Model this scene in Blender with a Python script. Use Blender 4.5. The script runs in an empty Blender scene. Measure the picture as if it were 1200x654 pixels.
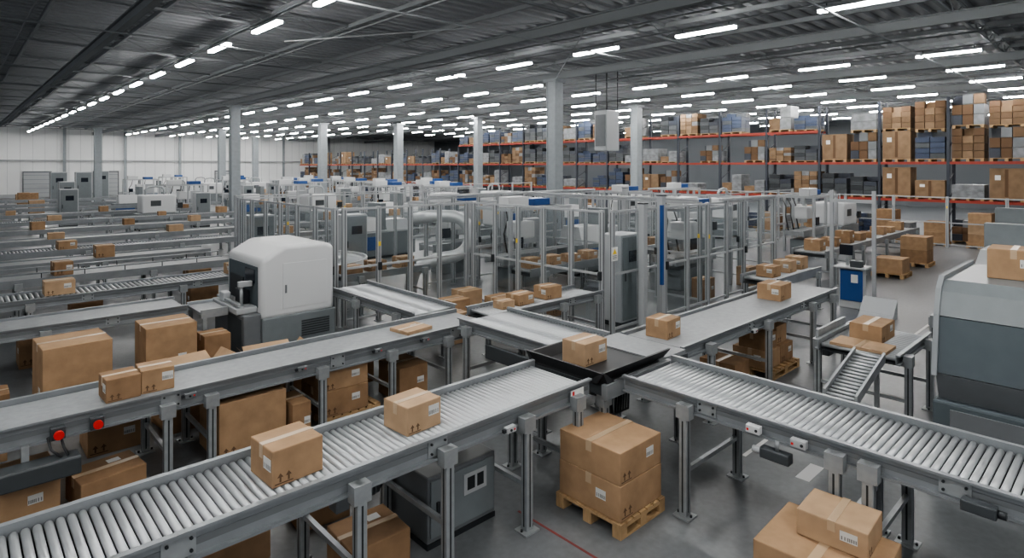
import bpy, bmesh, math, random
from mathutils import Vector, Matrix
random.seed(7)
COL=bpy.context.scene.collection
KIDS={}
# ------------------------------------------------------------------ materials
def mat(name,col,rough=.5,metal=0.0,var=0.0,scale=6.0,bump=0.0,stretch=None,emit=0,spec=.5):
    m=bpy.data.materials.new(name); m.use_nodes=True
    nt=m.node_tree; b=nt.nodes['Principled BSDF']
    b.inputs['Base Color'].default_value=(*col,1); b.inputs['Roughness'].default_value=rough
    b.inputs['Metallic'].default_value=metal
    b.inputs['Specular IOR Level'].default_value=spec
    if emit:
        b.inputs['Emission Color'].default_value=(*col,1); b.inputs['Emission Strength'].default_value=emit
    if var or bump:
        tc=nt.nodes.new('ShaderNodeTexCoord'); mp=nt.nodes.new('ShaderNodeMapping')
        nt.links.new(tc.outputs['Object'],mp.inputs[0])
        if stretch: mp.inputs['Scale'].default_value=stretch
        n=nt.nodes.new('ShaderNodeTexNoise'); n.inputs['Scale'].default_value=scale; n.inputs['Detail'].default_value=6
        nt.links.new(mp.outputs[0],n.inputs['Vector'])
        if var:
            r=nt.nodes.new('ShaderNodeValToRGB')
            r.color_ramp.elements[0].position=.3; r.color_ramp.elements[1].position=.7
            r.color_ramp.elements[0].color=tuple(c*(1-var) for c in col)+(1,)
            r.color_ramp.elements[1].color=tuple(min(1,c*(1+var*.6)) for c in col)+(1,)
            nt.links.new(n.outputs['Fac'],r.inputs[0]); nt.links.new(r.outputs[0],b.inputs['Base Color'])
        if bump:
            bp=nt.nodes.new('ShaderNodeBump'); bp.inputs['Strength'].default_value=bump; bp.inputs['Distance'].default_value=.01
            nt.links.new(n.outputs['Fac'],bp.inputs['Height']); nt.links.new(bp.outputs[0],b.inputs['Normal'])
    return m
M={}
M['card']=mat('cardboard',(.35,.228,.135),.85,var=.18,scale=5,bump=.15,spec=.25)
M['card2']=mat('cardboard_dark',(.275,.172,.099),.85,var=.19,scale=5,bump=.15,spec=.25)
M['card3']=mat('cardboard_pale',(.41,.283,.178),.85,var=.15,scale=5,bump=.15,spec=.25)
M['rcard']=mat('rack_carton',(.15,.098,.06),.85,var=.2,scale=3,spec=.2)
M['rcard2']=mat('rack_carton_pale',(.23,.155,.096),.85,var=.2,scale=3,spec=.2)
M['cardin']=mat('cardboard_inside',(.12,.07,.038),.9)
M['tape']=mat('packing_tape',(.43,.315,.205),.3)
M['steel']=mat('galvanised_steel',(.34,.36,.37),.4,.4,var=.14,scale=9)
M['rail']=mat('conveyor_rail_steel',(.26,.277,.29),.4,.35,var=.12,scale=4)
M['alu']=mat('aluminium_profile',(.41,.425,.435),.42,.3)
M['roller']=mat('roller_zinc',(.45,.47,.485),.36,.5)
M['dark']=mat('dark_metal',(.03,.034,.038),.45,.3)
M['black']=mat('black_rubber',(.02,.021,.023),.5)
M['belt']=mat('grey_belt',(.25,.263,.272),.5,var=.12,scale=14)
M['grey']=mat('grey_paint',(.14,.15,.158),.42,var=.06)
M['slate']=mat('slate_paint',(.17,.19,.2),.38,var=.06)
M['bluegrey']=mat('blue_grey_paint',(.085,.103,.114),.65,var=.06,spec=.25)
M['rimgrey']=mat('rim_grey_paint',(.24,.255,.265),.6,spec=.3)
M['dgrey']=mat('dark_grey_paint',(.05,.057,.062),.42,var=.08)
M['lgrey']=mat('light_grey_paint',(.37,.385,.395),.4)
M['white']=mat('white_paint',(.55,.562,.568),.4)
M['silver']=mat('silver_duct',(.55,.57,.58),.35,.4)
M['blue']=mat('blue_paint',(.02,.075,.24),.4)
M['red']=mat('red_plastic',(.6,.02,.015),.35)
M['yellow']=mat('yellow_paint',(.75,.52,.03),.45)
M['orange']=mat('rack_red',(.28,.035,.02),.5)
M['wood']=mat('pallet_wood',(.40,.265,.14),.8,var=.28,scale=5,stretch=(1,8,1),bump=.2)
M['screen']=mat('screen_glass',(.015,.02,.03),.12)
M['roof']=mat('roof_deck',(.30,.313,.325),.95,0,var=.1,scale=.8,spec=.1)
M['beam']=mat('roof_steel',(.23,.243,.253),.8,0,spec=.2)
M['column']=mat('column_paint',(.26,.285,.30),.5,var=.08)
M['wrap']=mat('stretch_wrap',(.20,.21,.22),.3,var=.35,scale=4,bump=.3)
M['tyre']=mat('dark_goods',(.028,.034,.048),.5)
M['bluecrate']=mat('slate_crate',(.03,.045,.085),.45)
M['lamp']=mat('lamp_diffuser',(1,.985,.96),.4,emit=98)
M['paper']=mat('white_label',(.7,.7,.68),.5)
M['redline']=mat('red_floor_paint',(.2,.04,.035),.5)
M['whiteline']=mat('white_floor_paint',(.55,.55,.55),.5)
def barcode():
    m=mat('barcode_label',(.8,.8,.78),.5); nt=m.node_tree; b=nt.nodes['Principled BSDF']
    tc=nt.nodes.new('ShaderNodeTexCoord'); sp=nt.nodes.new('ShaderNodeSeparateXYZ'); nt.links.new(tc.outputs['Generated'],sp.inputs[0])
    ad=nt.nodes.new('ShaderNodeMath'); ad.operation='ADD'; nt.links.new(sp.outputs[0],ad.inputs[0]); nt.links.new(sp.outputs[1],ad.inputs[1])
    cb=nt.nodes.new('ShaderNodeCombineXYZ'); nt.links.new(ad.outputs[0],cb.inputs[0])
    n=nt.nodes.new('ShaderNodeTexNoise'); n.inputs['Scale'].default_value=26; n.inputs['Detail'].default_value=0
    nt.links.new(cb.outputs[0],n.inputs['Vector'])
    g=nt.nodes.new('ShaderNodeMath'); g.operation='GREATER_THAN'; g.inputs[1].default_value=.5; nt.links.new(n.outputs['Fac'],g.inputs[0])
    lo=nt.nodes.new('ShaderNodeMath'); lo.operation='LESS_THAN'; lo.inputs[1].default_value=.5; nt.links.new(sp.outputs[2],lo.inputs[0])
    hi=nt.nodes.new('ShaderNodeMath'); hi.operation='GREATER_THAN'; hi.inputs[1].default_value=.12; nt.links.new(sp.outputs[2],hi.inputs[0])
    a=nt.nodes.new('ShaderNodeMath'); a.operation='MULTIPLY'; nt.links.new(lo.outputs[0],a.inputs[0]); nt.links.new(hi.outputs[0],a.inputs[1])
    c=nt.nodes.new('ShaderNodeMath'); c.operation='MULTIPLY'; nt.links.new(a.outputs[0],c.inputs[0]); nt.links.new(g.outputs[0],c.inputs[1])
    mx=nt.nodes.new('ShaderNodeMixRGB'); mx.inputs[1].default_value=(.58,.58,.56,1); mx.inputs[2].default_value=(.03,.03,.03,1)
    nt.links.new(c.outputs[0],mx.inputs[0]); nt.links.new(mx.outputs[0],b.inputs['Base Color']); return m
M['barcode']=barcode()
def glassm():
    m=bpy.data.materials.new('clear_panel'); m.use_nodes=True; nt=m.node_tree; nt.nodes.clear()
    o=nt.nodes.new('ShaderNodeOutputMaterial'); mx=nt.nodes.new('ShaderNodeMixShader'); t=nt.nodes.new('ShaderNodeBsdfTransparent'); g=nt.nodes.new('ShaderNodeBsdfGlossy')
    t.inputs[0].default_value=(.96,.97,.97,1); g.inputs[0].default_value=(.8,.85,.88,1); g.inputs['Roughness'].default_value=.1; mx.inputs[0].default_value=.07
    nt.links.new(t.outputs[0],mx.inputs[1]); nt.links.new(g.outputs[0],mx.inputs[2]); nt.links.new(mx.outputs[0],o.inputs[0]); return m
M['glass']=glassm()
def floorm():
    m=mat('concrete_floor',(.2,.21,.215),.36); nt=m.node_tree; b=nt.nodes['Principled BSDF']
    tc=nt.nodes.new('ShaderNodeTexCoord')
    n=nt.nodes.new('ShaderNodeTexNoise'); n.inputs['Scale'].default_value=.45; n.inputs['Detail'].default_value=10; n.inputs['Roughness'].default_value=.65
    nt.links.new(tc.outputs['Object'],n.inputs['Vector'])
    r=nt.nodes.new('ShaderNodeValToRGB'); r.color_ramp.elements[0].position=.3; r.color_ramp.elements[1].position=.72
    r.color_ramp.elements[0].color=(.10,.107,.114,1); r.color_ramp.elements[1].color=(.165,.174,.182,1)
    nt.links.new(n.outputs['Fac'],r.inputs[0])
    n2=nt.nodes.new('ShaderNodeTexNoise'); n2.inputs['Scale'].default_value=14; n2.inputs['Detail'].default_value=8
    nt.links.new(tc.outputs['Object'],n2.inputs['Vector'])
    mx=nt.nodes.new('ShaderNodeMixRGB'); mx.blend_type='OVERLAY'; mx.inputs[0].default_value=.25
    nt.links.new(r.outputs[0],mx.inputs[1]); nt.links.new(n2.outputs['Fac'],mx.inputs[2])
    nt.links.new(mx.outputs[0],b.inputs['Base Color'])
    r2=nt.nodes.new('ShaderNodeMapRange'); r2.inputs[3].default_value=.26; r2.inputs[4].default_value=.46
    nt.links.new(n.outputs['Fac'],r2.inputs[0]); nt.links.new(r2.outputs[0],b.inputs['Roughness']); return m
M['floor']=floorm()
M['wall']=mat('wall_panel',(.74,.75,.75),.6,var=.04,scale=.3)
M['wallg']=mat('wall_grey',(.09,.10,.11),.7)
# ------------------------------------------------------------------ mesh builder
class G:
    def __init__(s): s.bm=bmesh.new(); s.mats=[]
    def mi(s,m):
        if m not in s.mats: s.mats.append(m)
        return s.mats.index(m)
    def box(s,x0,x1,y0,y1,z0,z1,m='steel',bev=0,seg=2):
        k=s.mi(m); bm=s.bm
        r=bmesh.ops.create_cube(bm,size=1); vs=r['verts']
        for v in vs:
            v.co=Vector((x0+(v.co.x+.5)*(x1-x0),y0+(v.co.y+.5)*(y1-y0),z0+(v.co.z+.5)*(z1-z0)))
        fs=set(f for v in vs for f in v.link_faces)
        for f in fs: f.material_index=k
        if bev:
            es=list(set(e for v in vs for e in v.link_edges))
            rr=bmesh.ops.bevel(bm,geom=es,offset=bev,segments=seg,affect='EDGES',profile=.5)
            for f in rr['faces']:
                f.material_index=k
                if seg>2: f.smooth=True
        return s
    def cyl(s,p0,p1,r,m='steel',n=12,r2=None):
        k=s.mi(m); p0=Vector(p0);p1=Vector(p1); d=p1-p0
        q=d.to_track_quat('Z','Y').to_matrix().to_4x4(); q.translation=(p0+p1)/2
        rr=bmesh.ops.create_cone(s.bm,cap_ends=True,segments=n,radius1=r,radius2=r if r2 is None else r2,depth=d.length,matrix=q)
        for f in set(f for v in rr['verts'] for f in v.link_faces):
            f.material_index=k
            if len(f.verts)==4: f.smooth=True
        return s
    def prism(s,pts,axis,a0,a1,m='steel'):
        k=s.mi(m); bm=s.bm
        def mk(p,a):
            if axis=='X': return (a,p[0],p[1])
            if axis=='Y': return (p[0],a,p[1])
            return (p[0],p[1],a)
        A=[bm.verts.new(mk(p,a0)) for p in pts]; B=[bm.verts.new(mk(p,a1)) for p in pts]
        n=len(pts); fs=[bm.faces.new(A),bm.faces.new(B[::-1])]
        for i in range(n): fs.append(bm.faces.new((A[i],B[i],B[(i+1)%n],A[(i+1)%n])))
        for f in fs: f.material_index=k
        return s
    def sweep(s,path,r,m='black',n=8):
        k=s.mi(m); bm=s.bm; P=[Vector(p) for p in path]; rings=[]; a=None
        for i,p in enumerate(P):
            t=(P[min(i+1,len(P)-1)]-P[max(i-1,0)]).normalized()
            if a is None:
                up=Vector((0,1,0)) if abs(t.y)<.8 else Vector((1,0,0)); a=t.cross(up).normalized()
            else: a=(a-t*a.dot(t)).normalized()
            b=t.cross(a)
            rings.append([bm.verts.new(p+a*(r*math.cos(2*math.pi*j/n))+b*(r*math.sin(2*math.pi*j/n))) for j in range(n)])
        for q,w in zip(rings,rings[1:]):
            for j in range(n):
                f=bm.faces.new((q[j],q[(j+1)%n],w[(j+1)%n],w[j])); f.smooth=True; f.material_index=k
        bm.faces.new(rings[0]).material_index=k; bm.faces.new(rings[-1][::-1]).material_index=k
        return s
    def arc(s,cx,cy,r0,r1,a0,a1,z0,z1,m,n=20):
        k=s.mi(m); bm=s.bm; R=[]
        for i in range(n+1):
            a=math.radians(a0+(a1-a0)*i/n); c,t=math.cos(a),math.sin(a)
            R.append([bm.verts.new((cx+r*c,cy+r*t,z)) for r,z in ((r0,z0),(r1,z0),(r1,z1),(r0,z1))])
        for p,q in zip(R,R[1:]):
            for j in range(4):
                f=bm.faces.new((p[j],p[(j+1)%4],q[(j+1)%4],q[j])); f.material_index=k
        bm.faces.new(R[0]).material_index=k; bm.faces.new(R[-1][::-1]).material_index=k
        return s
    def mesh(s,name):
        bmesh.ops.recalc_face_normals(s.bm,faces=s.bm.faces[:])
        me=bpy.data.meshes.new(name); s.bm.to_mesh(me); s.bm.free()
        for m in s.mats: me.materials.append(M[m])
        return me
    def part(s,name,parent,loc=(0,0,0),rz=0,label=None):
        return addpart(name,s.mesh(name),parent,loc,rz,label)
def addpart(name,me,parent,loc=(0,0,0),rz=0,label=None,rot=None):
    o=bpy.data.objects.new(name,me); COL.objects.link(o); o.location=loc; o.rotation_euler=rot or (0,0,rz)
    if parent is not None:
        o.parent=parent; KIDS.setdefault(parent.name,[]).append(o)
    if label: o['label']=label
    return o
def tag(o,label,cat,group=None):
    o['label']=label; o['category']=cat
    if group: o['group']=group
    return o
def thing(name,label,cat,loc=(0,0,0),rz=0,group=None,me=None):
    o=bpy.data.objects.new(name,me); COL.objects.link(o); o.location=loc; o.rotation_euler=(0,0,rz)
    if me is None: o.empty_display_size=.2
    return tag(o,label,cat,group)
def struct(name,me,loc=(0,0,0)):
    o=bpy.data.objects.new(name,me); COL.objects.link(o); o.location=loc; o['kind']='structure'; return o
def dup(root,loc,rz=None,label=None,sc=None):
    n=root.copy(); COL.objects.link(n)
    n.location=loc
    if rz is not None: n.rotation_euler=(0,0,rz)
    if label: n['label']=label
    if sc: n.scale=sc
    _dk(root,n); return n
def _dk(a,b):
    for c in KIDS.get(a.name,[]):
        d=c.copy(); COL.objects.link(d); d.parent=b; KIDS.setdefault(b.name,[]).append(d); _dk(c,d)
# ------------------------------------------------------------------ camera
H=3.5
cd=bpy.data.cameras.new('camera'); cam=bpy.data.objects.new('camera',cd); COL.objects.link(cam)
cam.location=(0,0,H); cam.rotation_euler=(math.radians(90),0,math.radians(-43.15))
cd.sensor_width=36; cd.lens=703/1200*36; cd.shift_y=-132/1200; cd.clip_end=400; cd.clip_start=.05
bpy.context.scene.camera=cam
try: bpy.context.scene.view_settings.look='AgX - Medium High Contrast'
except Exception as e: print('look',e)
def uof(X,Y):
    d=.6839*X+.7295*Y; x=.7295*X-.6839*Y
    return (600+703*x/d if d>.1 else 9999), d
# ------------------------------------------------------------------ room
XR,YB,ZC=62,86,8.0
g=G(); g.box(-14,XR,-14,YB,-.2,0,'floor'); struct('floor',g.mesh('floor'))
g=G(); bm=g.bm; k=g.mi('roof'); prev=None
y=-14.0
prof=[]
while y<YB:
    prof+= [(y,ZC+.0),(y+.18,ZC+.0),(y+.23,ZC+.12),(y+.40,ZC+.12)]; y+=.45
prof.append((YB,ZC))
for yy,zz in prof:
    a=bm.verts.new((-14,yy,zz)); b=bm.verts.new((XR,yy,zz))
    if prev: bm.faces.new((prev[0],prev[1],b,a)).material_index=k
    prev=(a,b)
g.box(-14,XR,-14,YB,ZC+.2,ZC+.3,'roof')
struct('ceiling',g.mesh('ceiling'))
g=G(); g.box(-14,XR,YB,YB+.2,0,ZC+.1,'wall')
for i in range(70): g.box(-13+i*1.1,-12.98+i*1.1,YB-.02,YB,.0,ZC,'lgrey')
struct('wall_back',g.mesh('wall_back'))
g=G(); g.box(XR,XR+.2,-14,YB+.2,0,ZC+.1,'wallg'); struct('wall_side',g.mesh('wall_side'))
g=G(); g.box(-14,XR,YB-.08,YB-.02,0,.4,'lgrey'); struct('baseboard_back',g.mesh('baseboard_back'))
g=G(); g.box(-14,XR,YB-.3,YB-.05,4.1,4.25,'lgrey'); struct('trim_1',g.mesh('trim_1'))
for i,x in enumerate([3.5,9.5,15.5,21.5,28,35,42]):
    g=G(); g.box(x,x+.3,YB-.4,YB-.31,0,ZC,'column'); struct('trim_%d'%(i+2),g.mesh('trim'))
for i,x in enumerate([6,12.5,26]):
    g=G(); g.box(x,x+2.4,YB-.14,YB-.09,0,2.8,'lgrey'); g.box(x-.1,x,YB-.16,YB-.09,0,2.9,'grey'); g.box(x+2.4,x+2.5,YB-.16,YB-.09,0,2.9,'grey'); g.box(x-.1,x+2.5,YB-.16,YB-.09,2.8,2.95,'grey')
    for j in range(5): g.box(x,x+2.4,YB-.15,YB-.14,.5*j+.5,.5*j+.53,'grey')
    struct('door_%d'%(i+1),g.mesh('door'))
def truss(L):
    g=G()
    g.box(0,L,-.045,.045,0,.06,'beam'); g.box(0,L,-.045,.045,.41,.47,'beam')
    x=0.0; i=0
    while x<L-.8:
        a,b=((x,.05),(x+.8,.42)) if i%2==0 else ((x,.42),(x+.8,.05))
        g.prism([(a[0],a[1]),(a[0]+.045,a[1]),(b[0]+.045,b[1]),(b[0],b[1])],'Y',-.016,.016,'beam'); x+=.8; i+=1
    return g.mesh('roof_truss')
mg=truss(XR+14)
g=G(); LY=YB+14; g.box(-.04,.04,0,LY,0,.012,'beam'); g.box(-.04,.04,0,LY,.13,.142,'beam'); g.box(-.008,.008,0,LY,.012,.13,'beam'); ms=g.mesh('roof_purlin')
yy=3.6
while yy<YB:
    thing('roof_truss','thin dark grey lattice roof truss under the corrugated deck','roof truss',(-14,yy,7.5),0,'roof trusses',mg); yy+=6.9
xx=-10.0
while xx<XR:
    thing('roof_purlin','thin dark grey steel purlin under the corrugated deck','steel beam',(xx,-14,7.855),0,'roof purlins',ms); xx+=2.4
g=G(); t=.03; L=YB+14; g.box(-.09,.09,0,L,0,t,'beam'); g.box(-.09,.09,0,L,.3-t,.3,'beam'); g.box(-.015,.015,0,L,t,.3-t,'beam'); mb=g.mesh('ceiling_beam')
for X in (3.4,12.4,18.9,27,36,48.3):
    thing('ceiling_beam','dark grey steel main roof beam resting on columns','steel beam',(X,-14,7.2),0,'main roof beams',mb)
def rod(p,q,r,m,name,label,cat,group=None):
    g=G(); p=Vector(p);q=Vector(q); g.cyl((0,0,0),tuple(q-p),r,m,8); return thing(name,label,cat,tuple(p),0,group,g.mesh(name))
for (a,b) in [((18.2,16.8,7.08),(12,10,7.08)),((19.5,16.8,7.08),(25,10.2,7.08)),((12.1,37.4,7.08),(6.5,30,7.08)),((11,10,7.08),(7,17,7.08))]:
    rod(a,b,.018,'beam','brace_rod','thin dark steel diagonal roof brace','roof brace','roof braces')
for X in (8.6,14.0,22.0,31.0):
    rod((X,-6,7.46),(X,78,7.46),.03,'beam','conduit_pipe','thin grey conduit hung under the roof','pipe','roof conduits')
for Y in (5.2,12.2,19.3,34.2,50):
    rod((-4,Y,7.15),(58,Y,7.15),.025,'beam','conduit_pipe','thin grey conduit hung under the roof','pipe','roof conduits')
def column(x,y,s=.48):
    r=thing('steel_column','tall grey painted steel column reaching the roof','column',(x,y,0),0,'hall columns')
    g=G(); h=s/2
    g.box(-h,h,-h,-h+.06,0.05,7.08,'column'); g.box(-h,h,h-.06,h,0.05,7.08,'column'); g.box(-.05,.05,-h+.06,h-.06,0.05,7.08,'column')
    g.box(-h+.03,-h+.09,-h+.06,h-.06,0.05,7.08,'column'); g.part('shaft',r)
    g=G(); g.box(-h-.12,h+.12,-h-.12,h+.12,0,.05,'grey'); g.part('base_plate',r)
    g=G(); g.box(-h-.1,h+.1,-h-.1,h+.1,7.08,7.195,'column'); g.part('head_plate',r)
COLS=[(18.8,17.4),(12.6,38),(23.3,48.6),(30.4,21.4),(29.2,34.9),(28.4,44.7),(19.5,62.5),(28,77),(10.5,70)]
for x,y in COLS: column(x,y,.5 if y<40 else .6)
# ------------------------------------------------------------------ lamps
gh=G(); gh.box(-.09,.09,-.9,.9,.06,.12,'lgrey')
for yy in (-.7,.7): gh.cyl((0,yy,.12),(0,yy,.2),.012,'dark',6)
lm=thing('strip_light','long white glowing strip light hung under the roof','ceiling light',(0,0,-50),0,'hall strip lights',gh.mesh('housing'))
gd=G(); gd.box(-.075,.075,-.88,.88,0,.06,'lamp'); gd.part('diffuser',lm)
first=True; nl=0
ROWS=[-3,1.5,6.2,15.3,19.9,24.1,28.5,32.9,37.3,41.7,46.1,50.5,55]  # leftmost rows are out of view, added to light the foreground
for X in ROWS:
    for kx in range(-2,22):
        Y=.75+3.87*kx
        u,d=uof(X,Y)
        near=(abs(X)<17 and -8<Y<14)  # also keeps unseen fixtures around the camera, added as foreground light
        if X<5 and not (Y<12): continue
        if X==19.9 and Y<20: continue
        if X>37 and Y>60: continue
        if not near and not(-60<u<1260): continue
        if Y>YB-2: continue
        if first: lm.location=(X,Y,7.2); first=False
        else: dup(lm,(X,Y,7.2))
        nl+=1
for X in ROWS:
    g=G(); y0=0 if X!=19.9 else 26
    g.box(-.02,.02,y0,YB+5,0,.04,'beam'); thing('lighting_rail','thin grey lighting rail running above the strip lights','lighting rail',(X,-7,7.40),0,'lighting rails',g.mesh('lighting_rail'))
# ------------------------------------------------------------------ cartons
CM={}
def carton_meshes(l,w,h,tone,lab):
    key=(round(l,3),round(w,3),round(h,3),tone,lab)
    if key in CM: return CM[key]
    g=G(); g.box(-l/2,l/2,-w/2,w/2,0,h,tone,bev=min(.008,h*.05),seg=2)
    g.box(-l/2+.01,l/2-.01,-.002,.002,h-.002,h+.0012,'cardin')
    body=g.mesh('carton')
    g=G(); t=.028 if max(l,w)<.6 else .035
    dz=min(.1,h*.38)
    g.box(-l/2-.003,l/2+.003,-t,t,h,h+.003,'tape')
    g.box(-l/2-.003,-l/2,-t,t,h-dz,h+.0005,'tape'); g.box(l/2,l/2+.003,-t,t,h-dz,h+.0005,'tape')
    tape=g.mesh('tape')
    lb=None
    if lab:
        g=G(); lw=min(.12,w*.34,l*.34); lh=min(.09,h*.36)
        if lab=='Y': g.box(l*.12,l*.12+lw,-w/2-.003,-w/2,h*.45,h*.45+lh,'barcode')
        if lab=='X': g.box(-l/2-.003,-l/2,-w*.12-lw,-w*.12,h*.42,h*.42+lh,'barcode')
        if lab=='T': g.box(l*.06,l*.06+lw,w*.12,w*.12+lh,h+.001,h+.004,'barcode')
        lb=g.mesh('shipping_label')
    g=G(); s=min(.05,h*.14)
    for i in range(2):
        cx=-l/2+s*1.6+i*s*1.7; z0=h*.12
        g.prism([(cx-s*.6,z0+s*.9),(cx+s*.6,z0+s*.9),(cx,z0+s*1.7)],'Y',-w/2-.0015,-w/2,'cardin'); g.box(cx-s*.18,cx+s*.18,-w/2-.0015,-w/2,z0,z0+s*.9,'cardin')
    g.box(-l/2+s*.5,-l/2+s*4.2,-w/2-.0015,-w/2,h*.12-s*.35,h*.12-s*.15,'cardin')
    marks=g.mesh('printed_mark')
    CM[key]=(body,tape,lb,marks); return CM[key]
def carton(x,y,z,l,w,h,rz=0,tone=None,lab='Y',where='on the conveyor',group=None,name='cardboard_box',parts=True):
    tone=tone or random.choice(['card','card','card2','card3'])
    b,t,lb,mk=carton_meshes(l,w,h,tone,lab)
    size='large' if max(l,w,h)>.55 else ('flat' if h<.1 else 'small')
    o=thing(name,'%s brown cardboard box %s'%(size,where),'cardboard box',(x,y,z+.001),math.radians(rz),group,b)
    if parts:
        addpart('tape',t,o,label='clear brown packing tape')
        if lb: addpart('shipping_label',lb,o,label='white barcode label')
        addpart('printed_mark',mk,o)
    return o
def opencarton(x,y,z,l,w,h,rz=0,where='on the floor'):
    g=G(); t=.008
    g.box(-l/2,l/2,-w/2,-w/2+t,0,h,'card'); g.box(-l/2,l/2,w/2-t,w/2,0,h,'card'); g.box(-l/2,-l/2+t,-w/2+t,w/2-t,0,h,'card'); g.box(l/2-t,l/2,-w/2+t,w/2-t,0,h,'card'); g.box(-l/2+t,l/2-t,-w/2+t,w/2-t,0,.01,'cardin')
    o=thing('open_cardboard_box','open brown cardboard box '+where,'cardboard box',(x,y,z+.001),math.radians(rz),None,g.mesh('open_carton'))
    f=w*.42
    for sgn in (-1,1):
        g=G(); g.prism([(sgn*w/2,h),(sgn*(w/2+f*.8),h+f*.35),(sgn*(w/2+f*.8),h+f*.35-.006),(sgn*w/2,h-.006)],'X',-l/2,l/2,'card3'); g.part('flap',o)
        g=G(); g.prism([(sgn*l/2,h),(sgn*(l/2+f*.5),h+f*.6),(sgn*(l/2+f*.5)+.006,h+f*.6-.004),(sgn*l/2,h-.006)],'Y',-w/2,w/2,'card3'); g.part('flap',o)
    return o
def pallet(x,y,l=1.2,w=.8,rz=0,z=0,where='on the floor',group=None):
    r=thing('wooden_pallet','pale wooden pallet '+where,'pallet',(x,y,z),math.radians(rz),group)
    g=G(); n=7
    for i in range(n):
        a=-l/2+i*(l-.09)/(n-1); g.box(a,a+.09,-w/2,w/2,.115,.14,'wood')
    for yy in (-w/2,-.05,w/2-.1): g.box(-l/2,l/2,yy,yy+.1,.095,.115,'wood')
    g.part('deck',r)
    for xx in (-l/2,-.05,l/2-.1):
        for yy in (-w/2,-.05,w/2-.1):
            g=G(); g.box(xx,xx+.1,yy,yy+.1,.02,.095,'wood'); g.part('block',r)
    for yy in (-w/2,-.05,w/2-.1):
        g=G(); g.box(-l/2,l/2,yy,yy+.1,0,.02,'wood'); g.part('skid',r)
    return r
# ------------------------------------------------------------------ conveyors
ROL={}
def roller_mesh(W,r,n=14):
    k=(round(W,3),r,n)
    if k not in ROL:
        g=G(); g.cyl((0,-W/2+.012,0),(0,W/2-.012,0),r,'roller',n); g.cyl((0,-W/2,0),(0,W/2,0),r*.35,'dark',8)
        ROL[k]=g.mesh('roller')
    return ROL[k]
LEG={}
def leg_mesh(h,s=.085):
    k=(round(h,3),s)
    if k not in LEG:
        g=G(); a=s/2
        g.box(-a,a,-a,a,.014,h,'steel',bev=.006,seg=1)
        g.box(-a-.001,a+.001,-.008,.008,.05,h-.16,'dark'); g.box(-.008,.008,-a-.001,a+.001,.05,h-.16,'dark')
        g.box(-a-.05,a+.05,-a-.04,a+.04,0,.014,'steel'); g.cyl((a+.028,0,.014),(a+.028,0,.035),.012,'dark',6); g.cyl((-a-.028,0,.014),(-a-.028,0,.035),.012,'dark',6)
        g.box(-a-.03,a+.03,-a-.008,a+.008,h-.14,h,'steel')
        LEG[k]=g.mesh('leg')
    return LEG[k]
def conveyor(name,label,s,e,c,W,z,axis='X',bed='roller',pitch=.1,rh=.2,legs=(),group=None,detail=2,lip=.05,rr=.034,guard=0,cat='conveyor'):
    L=e-s
    if axis=='X': r=thing(name,label,cat,(s,c,0),0,group)
    else: r=thing(name,label,cat,(c,s,0),math.radians(90),group)
    zt=z-lip
    for sg in (-1,1):
        g=G(); a=sg*W/2; o=sg*.05; t=sg*.01
        pts=[(a,z-rh),(a+o,z-rh),(a+o,z-rh+.02),(a+t,z-rh+.02),(a+t,z-.02),(a+o,z-.02),(a+o,z),(a,z)]
        if detail<2: pts=[(a,z-rh),(a+o,z-rh),(a+o,z),(a,z)]
        g.prism(pts,'X',0,L,'rail')
        if detail==2:
            q=2.0
            while q<L-.3:
                y0,y1=sorted((a+t,a+t+sg*.012)); g.box(q-.1,q+.1,y0,y1,z-rh+.03,z-.03,'steel')
                for bx in (-.07,.07):
                    for bz in (.06,rh-.06): g.cyl((q+bx,a+t+sg*.01,z-bz),(q+bx,a+t+sg*.026,z-bz),.011,'dark',6)
                q+=2.0
            y0,y1=sorted((a+t,a+t+sg*.004)); g.box(.02,L-.02,y0,y1,z-rh*.62,z-rh*.38,'grey')
        g.part('side_rail',r)
    if guard:
        for sg in (-1,1):
            g=G(); a=sg*(W/2+.03); g.cyl((.05,a,z+guard),(L-.05,a,z+guard),.014,'steel',8)
            q=.3
            while q<L: g.cyl((q,a,z-.02),(q,a,z+guard),.01,'dark',6); q+=.8
            g.part('guard_rail',r)
    if bed=='roller':
        me=roller_mesh(W,rr); n=int((L-.08)/pitch); x0=(L-(n-1)*pitch)/2
        if detail==2:
            for i in range(min(n,100)): addpart('roller',me,r,(x0+i*pitch,0,zt-rr))
            n0=100
        else: n0=0
        if n>n0:
            g=G()
            for i in range(n0,n): g.cyl((x0+i*pitch,-W/2+.01,zt-rr),(x0+i*pitch,W/2-.01,zt-rr),rr,'roller',8)
            o=g.part('roller',r); o['kind']='stuff'
        g=G(); g.box(.02,L-.02,-W/2+.004,W/2-.004,z-rh+.002,z-rh+.012,'dark'); g.part('bottom_tray',r)
    else:
        g=G(); g.box(.04,L-.04,-W/2+.015,W/2-.015,zt-.07,zt,'belt',bev=.03,seg=3)
        g.part('belt',r)
        g=G(); g.box(.04,L-.04,-W/2+.004,W/2-.004,z-rh+.002,zt-.075,'dark'); g.part('bed',r)
    for q in legs:
        for sg in (-1,1): addpart('leg',leg_mesh(z-rh+.1),r,(q-s,sg*(W/2+.035+.055),0))
        hh=z-rh
        g=G(); g.box(q-s-.02,q-s+.02,-W/2-.05,W/2+.05,hh*.42,hh*.42+.045,'steel'); g.part('cross_brace',r)
        g=G(); g.box(q-s-.02,q-s+.02,-W/2-.05,W/2+.05,hh-.055,hh-.002,'steel'); g.part('cross_brace',r)
    return r
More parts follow.
